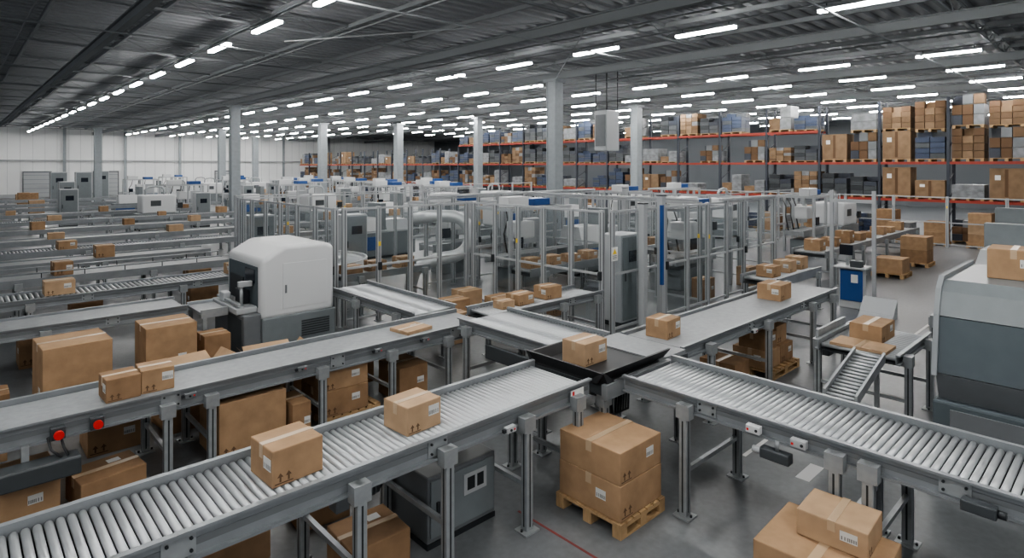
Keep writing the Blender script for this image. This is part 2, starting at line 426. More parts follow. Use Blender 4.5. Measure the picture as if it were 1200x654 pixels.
def estop(parent,x,y,z,face='-y',lbl=True):
    sg=-1 if face=='-y' else 1
    a,b=sorted((y,y+sg*.07))
    g=G(); g.box(x-.06,x+.06,a,b,z-.06,z+.06,'dgrey' if lbl else 'white',bev=.006); o=g.part('emergency_stop',parent,label='emergency stop with red mushroom button')
    g=G(); g.cyl((x,y+sg*.07,z),(x,y+sg*.1,z),.022,'dark',12); g.cyl((x,y+sg*.09,z),(x,y+sg*.13,z),.042,'red',18); g.part('button',o)
def sensor(parent,x,y,z,col='white'):
    g=G(); g.box(x-.08,x+.04,y-.055,y,z-.028,z+.028,col,bev=.005); g.box(x-.11,x-.08,y-.045,y-.015,z-.015,z+.015,'dark'); g.cyl((x-.03,y-.056,z),(x-.03,y-.063,z),.012,'dark',10); g.box(x+.005,x+.022,y-.058,y-.055,z-.008,z+.008,'red'); g.part('sensor_box',parent,label='small control box on the rail')
def motor(parent,x,y,z,ax='x'):
    g=G()
    g.cyl((x-.16,y,z),(x+.12,y,z),.075,'dgrey',18); g.cyl((x+.12,y,z),(x+.16,y,z),.05,'dark',14)
    for i in range(7): g.cyl((x-.14+i*.035,y,z),(x-.128+i*.035,y,z),.083,'grey',18)
    g.box(x-.28,x-.16,y-.07,y+.07,z-.09,z+.1,'grey',bev=.01); g.box(x-.05,x+.04,y-.05,y+.05,z+.06,z+.12,'dgrey',bev=.008)
    g.box(x-.24,x-.2,y-.03,y+.03,z+.1,z+.3,'steel')
    g.part('drive_motor',parent,label='grey finned drive motor')
Z1=1.2
c1=conveyor('roller_conveyor','long grey roller conveyor on tall legs carrying two boxes',-.95,5.08,4.61,.82,Z1,'X','roller',.061,.2,legs=(-.6,.5,2.27,3.1,4.05,4.8),rr=.0265)
motor(c1,3.5,-.05,.78); sensor(c1,4.8,-.47,1.04,'lgrey')
g=G(); g.box(5.68,5.88,-.468,-.46,1.07,1.15,'paper'); g.box(5.7,5.73,-.471,-.468,1.08,1.14,'red'); g.part('warning_plate',c1,label='white plate with red mark')
c4=conveyor('belt_conveyor','grey belt conveyor leading away from the junction past a fence',6.95,12.6,4.66,.9,1.15,'X','belt',rh=.17,legs=(7.6,9.4,11.2,12.2),lip=.035)
sensor(c4,2.0,-.5,1.0,'white'); motor(c4,3.3,0,.75); sensor(c4,5.3,-.5,1.02,'yellow')
c3=conveyor('roller_conveyor','wide grey roller conveyor running off the junction on double legs',-1.0,4.0,5.93,.94,Z1,'Y','roller',.061,.18,legs=(-.4,.4,1.55,1.80,3.2),rr=.0265)
for q,col in ((3.5,'white'),(3.1,'lgrey')):
    g=G(); y=.52; g.box(q-.07,q+.06,y,y+.065,1.06,1.13,col,bev=.006); g.box(q+.03,q+.05,y+.065,y+.068,1.08,1.10,'red'); g.cyl((q-.04,y+.065,1.095),(q-.04,y+.072,1.095),.013,'dark',10); g.part('sensor_box',c3,label='white control box with red dot')
g=G(); q=3.3; g.box(q-.14,q+.12,.51,.61,.88,.97,'dgrey',bev=.01); g.cyl((q+.12,.56,.92),(q+.2,.56,.92),.03,'lgrey',12); g.cyl((q-.02,.56,.97),(q-.02,.56,1.06),.018,'steel',8); g.part('scanner_unit',c3,label='dark scanner unit on bracket')
g=G(); q=1.9; g.box(q-.16,q+.05,.52,.61,1.02,1.1,'dgrey',bev=.01); g.cyl((q-.16,.565,1.06),(q-.21,.565,1.06),.028,'dark',12); g.part('photo_sensor',c3,label='grey photo sensor')
c5=conveyor('roller_conveyor','grey roller conveyor running back into the fenced cell',8.46,11.55,6.12,.84,1.05,'Y','roller',.08,.18,legs=(8.9,10.3),rr=.03)
c5b=conveyor('roller_conveyor','short wide roller section between belt conveyor and transfer table',5.26,7.38,6.3,1.0,1.15,'Y','roller',.061,.18,legs=(5.5,7.1),rr=.0265)
sensor(c5b,1.0,-.5,1.05,'lgrey')
g=G(); g.box(.3,1.4,.53,.6,.7,.9,'dgrey',bev=.01); g.part('drive_unit',c5b,label='dark drive housing')
c2=conveyor('belt_conveyor','long grey belt conveyor with boxes under it',-2.2,6.5,7.92,.86,1.0,'X','belt',rh=.22,legs=(-.6,1.75,2.2,3.55,4.6,5.6),lip=.05)
estop(c2,2.98,-.5,.87); estop(c2,3.3,-.5,.88)
g=G(); g.box(2.5,3.15,-.72,-.5,.48,.66,'dgrey',bev=.02); g.box(2.7,2.76,-.52,-.46,.62,.8,'steel'); g.part('drive_unit',c2,label='dark grey drive box under the rail')
for i in range(2):
    g=G(); g.sweep([(2.9+.1*i,-.52,.84),(2.92+.1*i,-.6,.74),(3.0+.05*i,-.64,.66)],.012,'black',8); g.part('cable',c2)
for q in (4.2,5.5,6.6,7.4): sensor(c2,q,-.48,.92,'grey')
c6=conveyor('roller_conveyor','short roller conveyor carrying small boxes toward the fence',6.72,9.65,7.98,.72,1.0,'X','roller',.08,.16,legs=(7.3,8.4,9.4),rr=.03)
# transfer table
r=thing('transfer_table','compact transfer table with shallow dark tray joining the conveyors','conveyor',(5.94,4.6,0))
g=G(); g.box(-.76,.98,-.52,.6,1.0,1.1,'dgrey'); g.part('body',r)
g=G(); g.box(.36,.96,-.5,.58,1.1,1.145,'belt'); g.part('top_belt',r)
g=G(); g.box(-.74,.36,-.5,.58,1.1,1.13,'black'); g.part('tray_base',r,label='black tray base')
g=G(); g.prism([(-.46,1.13),(-.34,1.13),(-.54,1.27),(-.57,1.27)],'X',-.8,.5,'black'); g.part('side_lip',r,label='dark angled tray side')
g=G(); g.prism([(-.74,1.13),(-.6,1.13),(-.78,1.26),(-.81,1.26)],'Y',-.57,.62,'black'); g.part('side_lip',r,label='dark angled tray side')
g=G(); g.prism([(.52,1.13),(.56,1.13),(.62,1.24),(.59,1.24)],'X',-.8,-.1,'black'); g.part('side_lip',r,label='dark angled tray side')
g=G(); g.box(-.8,.5,-.6,-.53,.98,1.14,'rail'); g.part('frame_plate',r)
for x,y in ((-.66,-.46),(.86,-.46),(-.66,.5),(.86,.5)): addpart('leg',leg_mesh(1.0),r,(x,y,0))
g=G(); g.box(-.25,.25,-.2,.2,.72,1.0,'dgrey',bev=.02); g.cyl((-.45,0,.85),(-.25,0,.85),.09,'grey',16); g.part('lift_unit',r)
for i in range(6):
    g=G(); g.sweep([(-.45+.05*i,-.2+.03*i,1.0),(-.5+.04*i,-.28,.85),(-.42+.06*i,-.36+.04*i,.66-.03*i),(-.25+.05*i,-.3,.6),(-.1+.05*i,-.2,.72),(-.05+.04*i,-.1,.95)],.014,'black',8); g.part('cable',r)
onc='resting on the conveyor'
r1=Z1-.05
carton(1.9,4.57,r1,.4,.38,.27,3,'card','X',onc); carton(3.07,4.6,r1,.38,.35,.25,4,'card3','Y',onc)
carton(5.66,4.74,1.13,.42,.36,.27,0,'card3','Y','on the black tray of the transfer table')
carton(7.35,4.72,1.115,.38,.34,.26,4,'card','Y',onc); carton(10.9,4.68,1.115,.5,.42,.28,2,'card','X',onc)
carton(1.38,7.85,.95,.33,.36,.25,2,'card2','X',onc); carton(1.73,7.88,.95,.33,.36,.26,-2,'card','Y',onc)
carton(5.25,7.9,.95,.5,.42,.05,8,'card3','T',onc)
carton(7.3,8.0,.95,.3,.26,.14,0,'card3',None,onc); carton(7.75,8.05,.95,.42,.34,.2,3,'card','Y',onc); carton(8.5,8.05,.95,.42,.36,.24,-3,'card','X',onc)
pallet(4.94,3.8,.74,.82,0,0,'on the concrete floor beneath the conveyor end')
wp='stacked on the wooden pallet'
carton(4.94,3.8,.141,.69,.77,.34,0,'card','X',wp,'pallet stack boxes'); carton(4.94,3.8,.483,.685,.765,.31,0,'card','Y',wp,'pallet stack boxes')
carton(4.95,1.72,0,.74,.84,.6,2,'card','X','on the floor beside the conveyor legs'); carton(5.1,1.68,.602,.42,.5,.2,3,'card3','X','on top of the larger box')
r=thing('drive_cabinet','low wide grey steel cabinet on the floor beneath the conveyor','cabinet',(3.575,4.92,0))
g=G(); g.box(-.41,.41,-.42,.34,.05,.66,'grey',bev=.015); g.part('body',r)
g=G(); g.box(-.38,.38,-.435,-.42,.1,.62,'slate',bev=.004); d=g.part('door',r)
g=G(); g.box(-.32,-.29,-.455,-.435,.32,.42,'dark'); g.part('handle',d)
g=G(); g.box(.0,.28,-.442,-.435,.36,.56,'lgrey'); g.box(.04,.13,-.445,-.442,.4,.52,'dark'); g.box(.16,.24,-.445,-.442,.4,.52,'dark'); g.part('meter_panel',d)
g=G(); g.box(-.41,.41,-.42,.34,0,.05,'dark'); g.part('plinth',r)
ul='on the floor under the belt conveyor'
carton(.45,7.75,0,.68,.6,.46,4,'card','Y',ul); carton(1.22,7.62,0,.6,.5,.3,8,'card2','T',ul)
carton(2.7,7.85,0,.8,.76,.7,0,'card','X',ul); carton(3.95,7.86,.141,.66,.7,.34,0,'card2','Y','stacked on a pallet',); carton(3.95,7.86,.483,.66,.68,.28,0,'card','Y','stacked on a pallet')
pallet(4.07,7.9,.82,.76,0,0,ul)
carton(3.26,7.62,0,.24,.5,.5,0,'card2','Y',ul)
bb='on the floor behind the belt conveyor'
opencarton(2.45,9.1,0,.8,.65,.66,6,bb); opencarton(3.6,9.1,0,.7,.6,.62,-5,bb); carton(4.7,8.98,0,.7,.6,.5,0,'card2','Y',bb); carton(1.5,9.0,0,.6,.6,.4,0,'card','Y',bb); carton(5.1,7.9,0,.5,.6,.5,0,'card2','Y',ul)
br='on the floor behind the roller conveyor'
opencarton(1.75,5.65,0,.65,.55,.34,5,br); opencarton(2.7,5.75,0,.5,.45,.3,-6,br); carton(1.35,4.75,0,.5,.45,.3,3,'card2','T','on the floor under the roller conveyor'); carton(.7,5.6,0,.6,.5,.3,3,'card2','T',br)
carton(2.68,4.7,0,.55,.5,.34,-3,'card2','T','on the floor under the roller conveyor'); carton(3.4,6.1,0,.5,.5,.35,3,'card','Y',br)
g=G(); g.box(-.2,.2,-.16,.16,0,.22,'tyre',bev=.03); thing('dark_tote','dark plastic tote on the floor behind the roller conveyor','tote',(2.2,6.3,0),.2,None,g.mesh('tote'))
bf='on the floor between conveyors'
carton(1.25,10.3,0,.78,.8,1.1,3,'card','X',bf); carton(2.55,10.9,0,.72,.75,1.0,0,'card','Y',bf); carton(3.3,11.0,0,.42,.45,.66,0,'card2','X',bf) 
carton(.35,10.9,0,.5,.5,.4,0,'card2','X',bf); carton(.2,9.6,0,.6,.6,.45,0,'card','Y',bf)
pallet(8.35,4.6,.9,.7,0,0,'under the belt conveyor'); carton(8.15,4.6,.141,.42,.5,.28,0,None,'Y','on the pallet'); carton(8.58,4.6,.141,.36,.5,.22,0,None,None,'on the pallet')
pallet(10.3,4.62,1.1,.8,0,0,'under the belt conveyor')
carton(10.05,4.62,.141,.5,.6,.3,0,'card','X','on a pallet under the conveyor'); carton(10.58,4.6,.141,.5,.55,.3,0,'card2','Y','on a pallet under the conveyor'); carton(10.05,4.6,.443,.45,.45,.26,0,'card2','Y','on top of the other boxes'); carton(9.0,3.95,0,.42,.35,.12,0,'card3','T','on the floor under the conveyor'); carton(10.55,4.6,.443,.4,.4,.3,0,'card','X','on top of the other boxes')
carton(9.08,4.7,0,.48,.6,.42,0,'card2','X','on the floor under the conveyor')
pallet(6.3,6.3,.8,.7,0,0,'under the roller conveyor'); carton(6.3,6.3,.141,.5,.5,.3,0,'card2','X','on the pallet'); carton(7.9,7.25,0,.55,.4,.2,0,'card',None,'on the floor near the short conveyor')
carton(7.6,6.3,0,.5,.5,.3,0,'card2','X','on the floor beside the roller conveyor'); carton(8.3,6.5,0,.5,.4,.4,0,'card','X','on the floor beside the roller conveyor')
# ------------------------------------------------------------------ machine 1
r=thing('packing_machine','tall light grey packing machine with sloped top and dark side','machine',(4.0,11.0,0))
def rbox(pts,y0,y1,m):
    gg=G(); gg.prism(pts,'Y',y0,y1,m)
    bmesh.ops.recalc_face_normals(gg.bm,faces=gg.bm.faces[:])
    rr=bmesh.ops.bevel(gg.bm,geom=gg.bm.edges[:],offset=.08,segments=4,affect='EDGES',profile=.5)
    for f in rr['faces']: f.smooth=True; f.material_index=0
    return gg
g=rbox([(.1,.7),(1.52,.7),(1.52,1.95),(1.35,2.03),(.55,2.03),(.1,1.78)],0,1.8,'white'); g.part('housing',r,label='light grey housing with sloped top edge')
g=G(); g.box(.085,.13,.14,1.66,.92,1.66,'bluegrey',bev=.015); sp=g.part('side_panel',r,label='dark side panel')
g=G(); g.box(.07,.085,.25,.72,1.35,1.6,'screen',bev=.004); g.part('screen',sp)
g=G(); g.box(.06,.085,.8,1.5,.98,1.4,'dark',bev=.006); g.part('infeed_opening',sp)
g=G(); g.box(.12,1.54,-.02,1.8,.06,.74,'slate',bev=.03); bc=g.part('base_cabinet',r,label='grey base')
g=G()
for i in range(7): g.box(.85,1.4,-.032,-.02,.3+i*.045,.322+i*.045,'dgrey')
g.part('vent_grille',bc)
g=G(); g.box(.1,1.56,-.04,1.82,0,.06,'dark'); g.part('plinth',r)
g=G(); g.box(-.28,.1,.15,1.5,.84,.95,'lgrey',bev=.02); g.part('infeed_table',r)
g=G(); g.box(-.2,.12,.02,1.6,0,.84,'grey',bev=.03); cb=g.part('lower_cabinet',r,label='grey lower cabinet with door')
g=G(); g.box(-.216,-.2,.1,.8,.1,.76,'dgrey',bev=.004); g.part('door',cb)
g=G(); g.box(-.05,.07,.5,.9,.95,1.2,'dark',bev=.01); g.cyl((-.12,.35,.95),(-.12,.35,1.3),.03,'steel',10); g.box(-.18,.06,.3,.4,1.3,1.4,'lgrey',bev=.01); g.box(-.24,-.1,.95,1.2,.95,1.12,'lgrey',bev=.02); g.cyl((-.2,.2,1.0),(-.2,1.4,1.0),.025,'steel',10); g.part('infeed_head',r,label='infeed mechanism with rods and heads')
g=G(); g.box(.5,1.36,-.006,.01,.86,1.7,'white',bev=.004); dd=g.part('access_door',r)
g=G(); g.box(.54,.57,-.02,-.006,1.15,1.3,'grey'); g.part('handle',dd)
g=G(); g.box(-.75,-.3,.55,1.35,.86,.9,'belt'); g.box(-.75,-.3,.5,.55,.8,.95,'steel'); g.box(-.75,-.3,1.35,1.4,.8,.95,'steel'); g.box(-.72,-.66,.5,.56,0,.8,'steel'); g.box(-.72,-.66,1.34,1.4,0,.8,'steel'); g.part('infeed_conveyor',r)
# ------------------------------------------------------------------ machine 2
r=thing('sorting_machine','solid dark blue-grey angular sorting machine with lighter top','machine',(7.7,.12,0))
g=G(); g.prism([(.0,1.3),(.1,1.88),(1.9,1.88),(1.9,1.3)],'Y',-1.2,1.45,'bluegrey'); g.part('upper_body',r,label='dark blue-grey slanted face')
g=G(); g.prism([(.1,1.89),(.2,2.14),(.34,2.25),(1.9,2.25),(1.9,1.89)],'Y',-1.2,1.45,'slate'); g.part('hood',r,label='lighter grey angular top')
rim=[(-.03,1.27),(.08,1.9),(.18,2.17),(.33,2.29),(1.93,2.29),(1.93,1.27)]
g=G(); g.prism(rim,'Y',1.45,1.5,'rimgrey'); g.part('rim',r,label='light grey end rim')
g=G(); g.prism([(-.01,1.29),(1.9,1.29),(1.9,1.0),(.12,1.0)],'Y',-1.2,1.46,'grey'); g.part('middle_section',r,label='sloped grey middle')
g=G(); g.box(.02,1.88,-1.2,1.5,.08,1.0,'bluegrey',bev=.03); lc=g.part('lower_cabinet',r,label='heavy dark base cabinet')
g=G(); g.box(-.02,1.92,-1.2,1.54,0,.08,'dgrey'); g.part('plinth',r)
for i in range(3):
    g=G(); g.box(.0,.02,-1.1+i*.84,-.34+i*.84,.14,.93,'grey',bev=.004); dd=g.part('door',lc)
    g=G(); g.box(-.02,.0,-1.05+i*.84,-1.02+i*.84,.5,.65,'lgrey'); g.part('handle',dd)
g=G(); g.box(-.0,.05,.45,.66,1.48,1.72,'screen',bev=.005); g.box(-.005,.0,.5,.6,1.56,1.66,'lgrey'); g.part('control_panel',r,label='small dark control panel')
carton(8.75,1.05,2.252,.5,.46,.33,3,'card','X','on top of the sorting machine')
c7=conveyor('roller_conveyor','short roller conveyor holding a flat tray box',8.95,10.6,2.75,.95,1.05,'X','roller',.08,.14,legs=(9.2,10.3),rr=.03)
g=G(); g.box(.2,1.3,.54,.58,1.0,1.14,'steel'); g.box(.5,.75,.5,.62,.7,.9,'dgrey',bev=.01); g.part('guide_plate',c7)
carton(9.85,2.8,1.0,.62,.42,.24,0,'card','Y','in the tray of the short conveyor'); carton(9.25,2.75,1.0,.45,.7,.04,0,'card3',None,'flat in the tray of the short conveyor')
r=thing('chute','narrow sloping grey roller chute on legs','chute',(8.35,2.55,0))
g=G(); g.prism([(-.6,.69),(.5,.97),(.5,.99),(-.6,.71)],'Y',-.16,.16,'dgrey'); g.part('slide',r)
for i in range(14):
    g=G(); t=(i+.5)/14; xx=-.6+1.1*t; zz=.735+.28*t; g.cyl((xx,-.158,zz),(xx,.158,zz),.022,'roller',10); g.part('roller',r)
for yy in (-.19,.16):
    g=G(); g.prism([(-.6,.68),(.5,.96),(.5,1.08),(-.6,.80)],'Y',yy,yy+.03,'steel'); g.part('side_wall',r)
for xx,hh in ((-.4,.74),(.35,.93)):
    for yy in (-.13,.13): g=G(); g.box(xx-.025,xx+.025,yy-.025,yy+.025,0,hh,'steel'); g.part('leg',r)
c8=conveyor('belt_conveyor','grey belt conveyor behind the sorting machine',12,16.3,2.1,.8,1.0,'X','belt',legs=(12.4,14,15.9),detail=1)
carton(12.6,2.15,.95,.6,.55,.4,0,'card','X',onc)
# ------------------------------------------------------------------ fences
FS=0
def fence(x0,y0,x1,y1,h=2.6,glass=True,step=1.0,p=.095,label='tall aluminium safety fence around the machine cell'):
    global FS
    ax='X' if abs(x1-x0)>abs(y1-y0) else 'Y'; L=abs(x1-x0)+abs(y1-y0)
    r=thing('safety_fence',label,'fence',(min(x0,x1),min(y0,y1),0),0 if ax=='X' else math.radians(90),'cell safety fencing')
    n=max(1,round(L/step)); st=L/n; a=p/2
    g=G(); g.box(-a,a,-a,a,.012,h,'alu',bev=.005,seg=1)
    g.box(-.008,.008,-a-.001,a+.001,.05,h-.05,'dgrey'); g.box(-a-.001,a+.001,-.008,.008,.05,h-.05,'dgrey'); g.box(-a-.03,a+.03,-a-.03,a+.03,0,.012,'steel'); pm=g.mesh('post')
    g=G(); g.box(a,st-a,-.022,.022,0,.045,'alu'); rm=g.mesh('rail')
    g=G(); g.box(a+.02,st-a-.02,-.004,.004,.0,h-.28,'glass'); gm=g.mesh('panel')
    g=G(); y0_,y1_=(-a-.05,-a) if ax=='X' else (a,a+.05); g.box(-.04,.04,y0_,y1_,-.09,.09,'dark',bev=.006); bx=g.mesh('switch_box')
    g=G(); y0_,y1_=(-a-.004,-a) if ax=='X' else (a,a+.004); g.box(-.03,.03,y0_,y1_,-.05,.05,'yellow'); yl=g.mesh('warning_label')
    for i in range(n+1):
        addpart('post',pm,r,(i*st,0,0)); FS+=1
        if FS%4==1: addpart('switch_box',bx,r,(i*st,0,1.25))
        if FS%7==2: addpart('warning_label',yl,r,(i*st,0,1.75),label='small yellow label')
        if i<n:
            for zz in (.12,h*.48,h-.06): addpart('rail',rm,r,(i*st,0,zz))
            if glass: addpart('panel',gm,r,(i*st,0,.17),label='clear panel')
    return r
f0=fence(6.1,12.1,6.1,18,step=.95); f1=fence(6.25,12.0,9.65,12.0,step=.85); f2=fence(9.8,7.75,9.8,11.9,step=.83); f3=fence(9.95,7.6,17.7,7.6,step=.97); f4=fence(17.85,7.7,17.85,14,glass=False)
fence(9.95,14.2,17.7,14.2,glass=False); fence(13.8,7.8,13.8,14,glass=False,step=1.2); fence(6.3,18.2,14,18.2,glass=False,step=1.2); fence(14.0,16.9,18.3,16.9,glass=False,h=2.4)
fence(8,24,20,24,glass=False,h=2.4,step=1.6); fence(20.8,9,20.8,16.5,glass=False,h=2.4,step=1.4); fence(31.2,2,31.2,20,glass=False,h=2.2,step=2,p=.11,label='long grey post and rail barrier before the racks'); fence(22,12,30,12,glass=False,h=2.4,step=1.6); fence(20.8,30,30,30,glass=False,h=2.4,step=1.7)
g=G(); g.box(-.1,.1,-.006,0,-.14,.14,'paper'); g.prism([(-.07,.0),(.07,.0),(0,.11)],'Y',-.009,-.006,'yellow')
for i in range(3): g.box(-.07,.07,-.009,-.006,-.04-i*.03,-.03-i*.03,'dark')
thing('warning_sign','small white safety label with yellow triangle on the fence','sign',(9.95,7.54,1.7),0,None,g.mesh('warning_sign'))
def gantry(x,y,L,z,axis):
    g=G()
    if axis=='X': g.box(0,L,-.06,.06,0,.07,'lgrey',bev=.01)
    else: g.box(-.06,.06,0,L,0,.07,'lgrey',bev=.01)
    thing('cable_duct','light grey cable duct on top of the cell frames','cable duct',(x,y,z),0,'cell cable ducts',g.mesh('cable_duct'))
gantry(13.8,7.85,6.1,2.6,'Y'); gantry(14.5,7.6,3.2,2.6,'X'); gantry(10,14.2,7.5,2.6,'X')
def tower(x,y,h=3.0,col=None):
    r=thing('cell_post','tall aluminium post standing at the machine cell','post',(x,y,0),0,'cell posts')
    g=G(); g.box(-.07,.07,-.07,.07,0,h,'alu',bev=.006,seg=1); g.part('shaft',r)
    if col:
        g=G(); g.box(-.076,-.07,-.07,-.01,.9,h-.2,col); g.box(-.07,-.01,-.076,-.07,.9,h-.2,col); g.part('stripe',r,label='blue stripe')
    g=G(); g.box(-.08,.08,-.08,.08,h,h+.02,'dark'); g.part('cap',r)
tower(11.45,7.4,2.85,'blue'); tower(10.75,7.4,2.7); tower(16.0,11.7,2.8)
# ------------------------------------------------------------------ generic machines
def cabinet():
    r=thing('control_cabinet','grey electrical control cabinet with door and small screen','cabinet',(0,0,-90),0,'control cabinets')
    g=G(); g.box(-.4,.4,-.3,.3,.1,2.0,'lgrey',bev=.015); g.part('body',r)
    g=G(); g.box(-.36,.36,-.32,-.3,.15,1.95,'slate',bev=.004); d=g.part('door',r)
    g=G(); g.box(-.3,-.27,-.34,-.32,1.0,1.2,'dark'); g.part('handle',d)
    g=G(); g.box(-.15,.2,-.33,-.32,1.4,1.65,'screen'); g.part('screen',d)
    g=G(); g.box(-.38,.38,-.28,.28,0,.1,'dark'); g.part('plinth',r)
    return r
def machineA():
    r=thing('packaging_machine','pale grey packaging machine with side window and hose','machine',(0,0,-90),0,'packaging machines')
    g=G(); g.box(-1.1,1.1,-.6,.6,.12,.95,'slate',bev=.03); g.part('base_cabinet',r)
    g=G(); g.box(-.9,.75,-.62,.6,.95,1.95,'white',bev=.08,seg=3); h=g.part('hood',r)
    g=G(); g.box(-.5,.0,-.635,-.62,1.35,1.65,'dgrey',bev=.004); g.part('window',h)
    g=G(); g.box(.8,1.05,-.7,-.6,1.2,1.5,'dark',bev=.01); g.cyl((.92,-.55,.95),(.92,-.6,1.25),.025,'steel',8); g.part('control_panel',r)
    g=G(); g.cyl((.5,0,1.95),(.5,0,2.2),.02,'steel',8); g.cyl((.5,0,2.2),(.5,0,2.28),.03,'lgrey'); g.part('signal_lamp',r)
    g=G(); g.sweep([(-.6,.1,1.9),(-.6,.1,2.2),(-.45,.1,2.35),(-.1,.1,2.4),(.2,.1,2.35),(.3,.1,2.2),(.3,.1,1.9)],.06,'steel',10); g.part('hose',r)
    for x in (-1,1):
        for y in (-.5,.5): g=G(); g.cyl((x,y,0),(x,y,.12),.04,'dark',10); g.part('foot',r)
    return r
def machineB():
    r=thing('frame_station','open aluminium frame station with crossbeams and blue top unit','machine',(0,0,-90),0,'frame stations')
    for x in (-1.2,0,1.2):
        for y in (-.8,.8): g=G(); g.box(x-.045,x+.045,y-.045,y+.045,0,2.35,'alu'); g.part('post',r)
    for y in (-.8,.8):
        for z in (1.1,2.27): g=G(); g.box(-1.155,1.155,y-.035,y+.035,z,z+.08,'alu'); g.part('crossbeam',r)
    for x in (-1.2,0,1.2): g=G(); g.box(x-.035,x+.035,-.755,.755,2.27,2.35,'alu'); g.part('crossbeam',r)
    g=G(); g.box(-1.1,1.1,-.35,.35,.8,.95,'belt'); g.box(-1.1,1.1,-.4,-.35,.75,1.0,'steel'); g.box(-1.1,1.1,.35,.4,.75,1.0,'steel'); g.part('inner_conveyor',r)
    g=G(); g.box(-.4,.3,-.25,.25,1.4,1.9,'white',bev=.04); g.box(-.1,.0,-.05,.05,1.9,2.3,'steel'); g.part('head_unit',r)
    g=G(); g.box(-1.1,-.3,-.6,-.2,2.35,2.65,'white',bev=.02); g.part('top_unit',r)
    g=G(); g.box(.2,.9,-.3,.3,2.35,2.55,'blue',bev=.02); g.part('top_unit',r,label='blue top unit')
    g=G(); g.box(-.7,.7,-.3,.3,0.0,.6,'slate',bev=.02); g.part('drive_box',r)
    for i in range(3):
        g=G(); g.sweep([(-.8+.5*i,.3,.9),(-.85+.5*i,.4,1.5),(-.6+.5*i,.5,1.9),(-.5+.5*i,.7,2.25)],.025,'black',6); g.part('hose',r)
    g=G(); g.box(-1.05,-.75,-.84,-.8,1.25,1.55,'screen'); g.part('screen',r)
    g=G(); g.box(.4,1.1,.3,.7,1.15,1.9,'lgrey',bev=.02); g.part('drive_box',r)
    return r
def machineC():
    r=thing('wrapping_machine','long low grey machine with sloped covers and blue side panel','machine',(0,0,-90),0,'wrapping machines')
    g=G(); g.box(-1.5,1.5,-.5,.5,.1,1.0,'slate',bev=.03); g.part('body',r)
    g=G(); g.prism([(-.5,1.0),(.5,1.0),(.35,1.55),(-.35,1.55)],'X',-1.2,-.1,'white'); g.part('cover',r)
    g=G(); g.prism([(-.5,1.0),(.5,1.0),(.35,1.45),(-.35,1.45)],'X',.2,1.2,'lgrey'); g.part('cover',r)
    g=G(); g.box(-1.4,-.1,-.515,-.5,.35,.85,'blue'); g.part('side_panel',r)
    g=G(); g.box(-.09,.19,-.45,.45,1.0,2.1,'slate',bev=.02); g.part('column_unit',r)
    g=G(); g.box(-1.4,1.4,-.4,.4,0,.1,'dark'); g.part('plinth',r)
    return r
protos=[machineA(),machineB(),machineC(),cabinet()]
used=set(); OCC=[]
HW=[1.25,1.3,1.6,.5]
def place(k,x,y,rz=0,label=None,sc=None):
    for (ox,oy,ow) in OCC:
        if abs(ox-x)<ow+HW[k] and abs(oy-y)<1.65: return None
    OCC.append((x,y,HW[k]))
    if k not in used:
        used.add(k); o=protos[k]; o.location=(x,y,0); o.rotation_euler=(0,0,math.radians(rz))
        return o
    return dup(protos[k],(x,y,0),math.radians(rz),label,sc)
place(3,11.0,8.15,0); place(0,12.5,9.4,0); place(1,15.6,9.3,0); place(2,15.9,12.9,0)
place(1,12.3,16.0,0); place(2,12.0,20.5,0); place(3,9.2,17.2,0); place(0,7.9,16.9,0); place(1,12.3,12.7,0)
for x,y in [(7.0,19.0),(10.1,19.3),(15.3,20.3)]:
    dup(protos[3],(x,y,0),0)
c9=conveyor('belt_conveyor','grey belt conveyor inside the fenced cell',10.3,13.5,10.7,.7,1.0,'X','belt',legs=(10.8,13.2),detail=1)
conveyor('belt_conveyor','grey belt conveyor inside the fenced cell',14.1,17.3,10.95,.7,1.0,'X','belt',legs=(14.5,17),detail=1)
for x in (10.7,11.4,12.2,12.9,14.5,15.2,16.5): carton(x,10.7 if x<14 else 10.95,.95,.42,.38,random.uniform(.2,.34),random.uniform(-5,5),None,'Y','on the belt in the fenced cell')
conveyor('roller_conveyor','grey roller conveyor inside the fenced cell',6.6,9.0,13.0,.6,1.0,'X','roller',.09,.16,legs=(7.0,8.8),detail=1)
for x in (6.95,7.6,8.4): carton(x,13.0,.95,.42,.38,random.uniform(.2,.34),random.uniform(-5,5),None,'X','on the rollers in the fenced cell')
def shelfunit(x,y,l=1.1):
    r=thing('machine_shelf','aluminium shelf frame with grey and blue machine units','machine frame',(x,y,0),0,'cell machine shelves')
    for px in (0,l):
        for py in (0,.6): g=G(); g.box(px-.03,px+.03,py-.03,py+.03,0,2.1,'alu'); g.part('post',r)
    for z in (.5,1.25,2.04):
        g=G(); g.box(.031,l-.031,-.02,.62,z,z+.05,'alu'); g.part('shelf',r)
    g=G(); g.box(.15,.6,.1,.5,.55,.95,'white',bev=.02); g.part('unit',r)
    g=G(); g.box(.65,.95,.1,.5,.55,.8,'dgrey',bev=.02); g.part('unit',r)
    g=G(); g.box(.2,.5,.1,.5,1.3,1.6,'blue',bev=.02); g.part('unit',r,label='small blue unit')
    g=G(); g.box(.55,.98,.1,.5,1.3,1.85,'lgrey',bev=.02); g.cyl((.76,.09,1.6),(.76,.06,1.6),.08,'dark',14); g.part('unit',r)
    g=G(); g.sweep([(.2,.3,2.09),(.2,.3,2.35),(.35,.3,2.45),(.7,.3,2.45),(.85,.3,2.3),(.85,.3,2.09)],.04,'steel',8); g.part('hose',r)
for x,y in [(14.1,14.7),(16.3,17.4)]: shelfunit(x,y)
r=thing('curved_conveyor','curved roller conveyor bend with white sides inside the cell','conveyor',(6.75,15.0,0))
g=G(); g.arc(0,0,.8,.84,-90,35,.86,1.12,'white'); g.part('side_rail',r)
